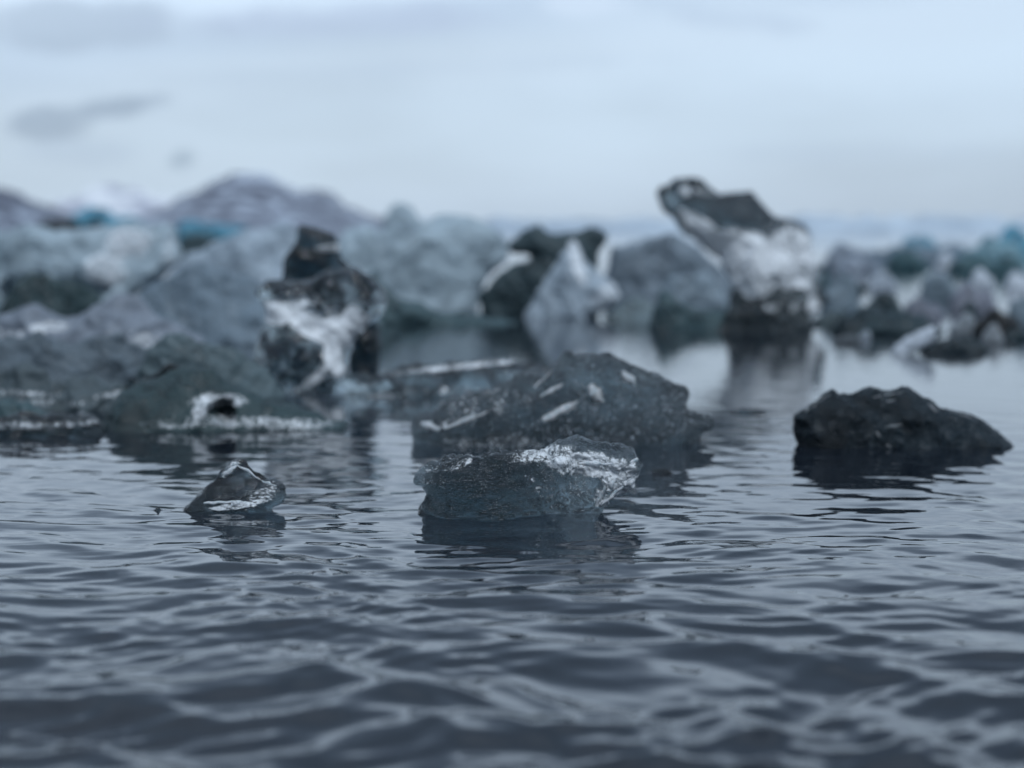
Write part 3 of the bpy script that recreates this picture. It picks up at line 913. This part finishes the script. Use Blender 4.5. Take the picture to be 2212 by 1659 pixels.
ice('ice_block', 'black square ice block on the skyline above the large pale berg', 'ice chunk',
    r1([(470, 440), (478, 360), (520, 340), (600, 335), (618, 380), (612, 440)]), 560, G_LEFT, thick=0.8, seed=74, facets=4,
    mat=M(**{**BLACK, 'milk_col': (0.012, 0.014, 0.018), 'milk': 0.8}), res=2)
ice('ice_slab', 'thin dark slab on the skyline left of the black square block', 'ice chunk',
    r1([(210, 380), (230, 325), (330, 320), (440, 325), (480, 360), (470, 390)]), 555, G_LEFT, thick=0.5, seed=75, facets=4,
    mat=M(**{**BLACK, 'milk_col': (0.03, 0.035, 0.04), 'milk': 0.8}), res=2)
ice('iceberg', 'bright cyan berg on the skyline above the black square block', 'iceberg',
    r1([(340, 440), (380, 330), (450, 270), (520, 248), (600, 255), (660, 300), (760, 300), (830, 330), (850, 440)]), 540, G_LEFT, thick=0.5, seed=76,
    facets=5, mat=M(**CYAN), res=2.5)
ice('iceberg', 'long bright cyan berg under the purple mountain', 'iceberg',
    r1([(1000, 460), (1030, 340), (1100, 320), (1250, 345), (1380, 350), (1440, 380), (1480, 460)]), 540, G_LEFT, thick=0.4, seed=77,
    facets=5, mat=M(**CYAN), res=2.5)
ice('ice_slab', 'dark low slab below the long cyan berg', 'ice chunk',
    r1([(1020, 480), (1050, 410), (1150, 400), (1280, 420), (1360, 450), (1380, 480)]), 556, G_LEFT, thick=0.4, seed=78, facets=4,
    mat=M(**{**TEAL, 'milk_col': (0.05, 0.085, 0.10), 'milk': 0.9}), res=2.5)
ice('iceberg', 'pale lilac sloping berg left of the dark upright block', 'iceberg',
    r1([(960, 700), (1060, 540), (1150, 490), (1300, 440), (1430, 390), (1540, 350), (1640, 330), (1720, 380), (1760, 500), (1800, 700)]),
    640, G_LEFT, thick=0.5, seed=79, facets=6, mat=M(**{**PALE, 'milk_col': (0.44, 0.53, 0.62)}), res=2)
ice('iceberg', 'smooth grey-blue sloping berg wall beside the tall clear chunk', 'iceberg',
    r1([(560, 1010), (720, 800), (860, 720), (1000, 640), (1100, 590), (1180, 570), (1260, 610), (1400, 650), (1560, 700), (1640, 780), (1700, 1010)]),
    745, G_LEFT, thick=0.35, seed=80, facets=5, scallop=0.012, round_=0.4, mat=M(**{**PALE, 'milk_col': (0.20, 0.265, 0.325)}), res=1.6)
ice('ice_floe', 'mottled grey snowy floe below the dark hollow at the left', 'ice chunk',
    [(-160, 790)] + r1([(-60, 900), (0, 890), (100, 860), (220, 830), (330, 850), (450, 880), (560, 830), (680, 800), (800, 810), (950, 880), (1080, 960), (1150, 1040)]),
    790, G_LEFT, thick=0.32, seed=81, facets=9, scallop=0.03, round_=0.5, mat=M(**{**SNOWY, 'milk_col': (0.25, 0.29, 0.35)}), res=1.5,
    frost_skylight=[(40, 730, 70, 20, -0.2, 0.7), (330, 735, 120, 22, -0.1, 0.6), (110, 705, 50, 14, 0, 0.7)], frost_noise=0.5, frost_freq=12, bright=0.6)
ice('ice_mound', 'dull grey sloping mound in front of the mottled floe at the left', 'ice chunk',
    [(-180, 835)] + r1([(-60, 1040), (40, 1010), (200, 960), (300, 1000), (420, 1030), (560, 1020), (720, 985), (800, 1040), (900, 1110), (1000, 1160), (1100, 1230), (1160, 1300)]),
    846, G_LEFT, thick=0.3, seed=82, facets=8, round_=0.5, scallop=0.02, mat=M(**{**PALE, 'milk_col': (0.14, 0.18, 0.215)}), res=1.4)
ice('ice_mound', 'dark teal-grey mound between the teal dome and the tall clear chunk', 'ice chunk',
    r1([(780, 1220), (850, 1060), (960, 990), (1060, 975), (1150, 1030), (1230, 1040), (1340, 1050), (1420, 1100), (1520, 1180), (1600, 1260), (1640, 1340)]),
    862, G_LEFT, thick=0.35, seed=83, facets=6, round_=0.5, mat=M(**{**PALE, 'milk_col': (0.11, 0.155, 0.175)}), res=1.4)
ice('ice_floe', 'flat streaky floe with snow flecks along the left edge', 'ice chunk',
    [(-200, 880)] + r1([(-60, 1190), (0, 1195), (120, 1200), (300, 1230), (480, 1240), (600, 1235), (700, 1250), (760, 1300), (790, 1370)]),
    888, G_LEFT, thick=0.32, seed=84, facets=8, round_=0.5, mat=M(**{**PALE, 'milk_col': (0.095, 0.125, 0.142)}), res=1.3,
    frost_skylight=[(40, 845, 120, 5, -0.05, 0.5), (120, 865, 120, 6, -0.02, 0.45), (250, 850, 40, 8, 0.1, 0.6)], crust=False)

# --- right jumble: centre column, top, width, base, look, label  (read in the fifth crop)
MAUVE = dict(milk=0.9, milk_col=(0.19, 0.25, 0.30), dens=1.5, rough=0.2, bump=0.4)
WHITE = dict(milk=1.0, milk_col=(0.62, 0.68, 0.76), dens=1.0, rough=0.2, bump=0.4)
DTEAL = {**TEAL, 'milk_col': (0.06, 0.13, 0.155), 'milk': 0.9}
DSLATE = dict(milk=0.8, milk_col=(0.032, 0.056, 0.068), dens=6.0, rough=0.15, bump=0.5)
jumble = [
    (900, 300, 1500, 480, {**PALE, 'milk_col': (0.17, 0.23, 0.29)}, 'long hazy grey ice field behind the brash ice at right', 'iceberg'),
    (700, 420, 1150, 660, {**MAUVE, 'milk_col': (0.15, 0.205, 0.25)}, 'broad slate-mauve ice mass in the middle of the right brash ice', 'iceberg'),
    (1330, 420, 420, 660, {**MAUVE, 'milk_col': (0.135, 0.185, 0.225)}, 'slate-mauve ice mass at the right edge behind the white lumps', 'iceberg'),
    (470, 480, 120, 545, DSLATE, 'small dark streak of ice on the mauve mound', 'ice chunk'),
    (270, 390, 90, 520, DTEAL, 'small dark chunk touching the right side of the white overhanging berg', 'ice chunk'),
    (1385, 165, 260, 330, CYAN, 'brightest blue berg on the skyline at the right edge', 'iceberg'),
    (820, 215, 260, 340, {**CYAN, 'milk_col': (0.16, 0.34, 0.45)}, 'hazy blue peaked berg on the skyline, right of the white overhanging berg', 'iceberg'),
    (1230, 230, 420, 400, {**PALE, 'milk_col': (0.22, 0.38, 0.45)}, 'pale cyan block below the brightest blue berg at right', 'iceberg'),
    (420, 265, 380, 430, {**PALE, 'milk_col': (0.24, 0.29, 0.36)}, 'low hazy grey berg just right of the white overhanging berg', 'iceberg'),
    (750, 295, 270, 420, DTEAL, 'dark teal berg under the hazy blue peak at right', 'iceberg'),
    (1130, 320, 300, 440, DTEAL, 'dark teal chunk behind the tilted white shard', 'ice chunk'),
    (960, 300, 110, 420, WHITE, 'bright tilted white shard against the dark teal chunk at right', 'ice chunk'),
    (440, 345, 130, 430, {**MAUVE, 'milk_col': (0.40, 0.46, 0.55)}, 'pale bluish lump beside the hazy grey berg', 'ice chunk'),
    (1330, 330, 220, 450, DTEAL, 'dark teal low chunk under the pale cyan block near the right edge', 'ice chunk'),
    (610, 430, 180, 540, {**MAUVE, 'milk_col': (0.42, 0.48, 0.56)}, 'flat pale chunk below the dark teal berg at right', 'ice chunk'),
    (930, 415, 260, 590, MAUVE, 'mauve-grey lump below the tilted white shard', 'ice chunk'),
    (1180, 410, 160, 540, WHITE, 'white lump right of the mauve-grey lump', 'ice chunk'),
    (1380, 425, 160, 540, WHITE, 'white lump touching the right edge above the black cleft', 'ice chunk'),
    (360, 430, 260, 690, MAUVE, 'mauve-grey mound beside the base of the white overhanging berg', 'ice chunk'),
    (1130, 500, 300, 660, {**MAUVE, 'milk_col': (0.24, 0.26, 0.32)}, 'dull slate chunk below the white lump at right', 'ice chunk'),
    (610, 540, 230, 680, DSLATE, 'dark hump in the middle of the brash ice at right', 'ice chunk'),
    (840, 580, 260, 700, {**MAUVE, 'milk_col': (0.17, 0.19, 0.24)}, 'grey-brown chunk right of the dark hump', 'ice chunk'),
    (1395, 550, 170, 760, MAUVE, 'mauve block at the right edge beside the black cleft', 'ice chunk'),
    (310, 660, 300, 740, {**TEAL, 'milk_col': (0.08, 0.115, 0.13)}, 'low teal ledge at the waterline beside the white overhanging berg', 'ice chunk'),
    (1110, 590, 110, 690, DSLATE, 'small dark knob left of the black cleft', 'ice chunk'),
    (1270, 640, 320, 800, {**BLACK, 'milk': 0.7, 'milk_col': (0.03, 0.035, 0.04)}, 'black cleft chunk in the right brash ice', 'ice chunk'),
    (620, 640, 640, 800, DSLATE, 'long dark slate floe along the waterline at right', 'ice chunk'),
    (1070, 665, 190, 790, {**MAUVE, 'milk_col': (0.30, 0.34, 0.38)}, 'flat grey plate leaning on the black cleft chunk', 'ice chunk'),
    (1240, 715, 150, 850, {**MAUVE, 'milk_col': (0.27, 0.30, 0.33)}, 'round grey lump in front of the black cleft', 'ice chunk'),
    (395, 790, 190, 850, {**GREY, 'milk_col': (0.13, 0.15, 0.17)}, 'small dark grey chunk at the left end of the slate floe', 'ice chunk'),
    (500, 765, 90, 830, {**MAUVE, 'milk_col': (0.35, 0.40, 0.46)}, 'small pale lump on the front of the slate floe', 'ice chunk'),
    (1010, 800, 420, 905, {**BLACK, 'milk': 0.8}, 'black low chunk nearest in the right brash ice', 'ice chunk'),
    (1380, 760, 160, 830, DSLATE, 'dark low chunk at the right edge waterline', 'ice chunk'),
]
for k, (cx_, top, wid, bs, look, label, cat) in enumerate(jumble):
    pts = r5(blob(cx_, top, wid, bs, 300 + k))
    front = r5([(0, 380 + 40 * k)])[0][1] if k < 3 else max(p[1] for p in pts)      # the three long masses lie farther out
    ice('iceberg' if cat == 'iceberg' else 'ice_chunk', label, cat, pts, front, G_RIGHT, thick=0.7, seed=100 + k, facets=6,
        round_=0.3, scallop=0.03, mat=M(**look), res=2.2)
ice('ice_slab', 'white slab leaning over the black low chunk at right', 'ice chunk',
    r5([(650, 895), (672, 860), (740, 810), (820, 770), (900, 748), (925, 790), (880, 850), (760, 900)]), 764, G_RIGHT, thick=0.35, seed=150, facets=4,
    mat=M(**WHITE), res=1.6)

# ------------------------------------------------------------------ air
HAZE = True
if HAZE:
    v = np.array([(x, y, z) for x in (-4200, 4200) for y in (-4200, 4200) for z in (-60, 300)], float)
    q = np.array([(0, 1, 3, 2), (4, 6, 7, 5), (0, 4, 5, 1), (2, 3, 7, 6), (0, 2, 6, 4), (1, 5, 7, 3)])
    m = bpy.data.materials.new("thin_haze")
    m.use_nodes = True
    t = NT(m.node_tree)
    o = t.n('ShaderNodeOutputMaterial')
    pv = t.n('ShaderNodeVolumePrincipled', i_Density=0.0001)
    pv.inputs['Color'].default_value = (0.86, 0.92, 1.0, 1)
    t.l(pv.outputs[0], o.inputs['Volume'])
    hz = mesh_obj('haze', v, q, m)
    hz['kind'] = 'stuff'
    hz['label'] = 'thin bluish haze over the lagoon'
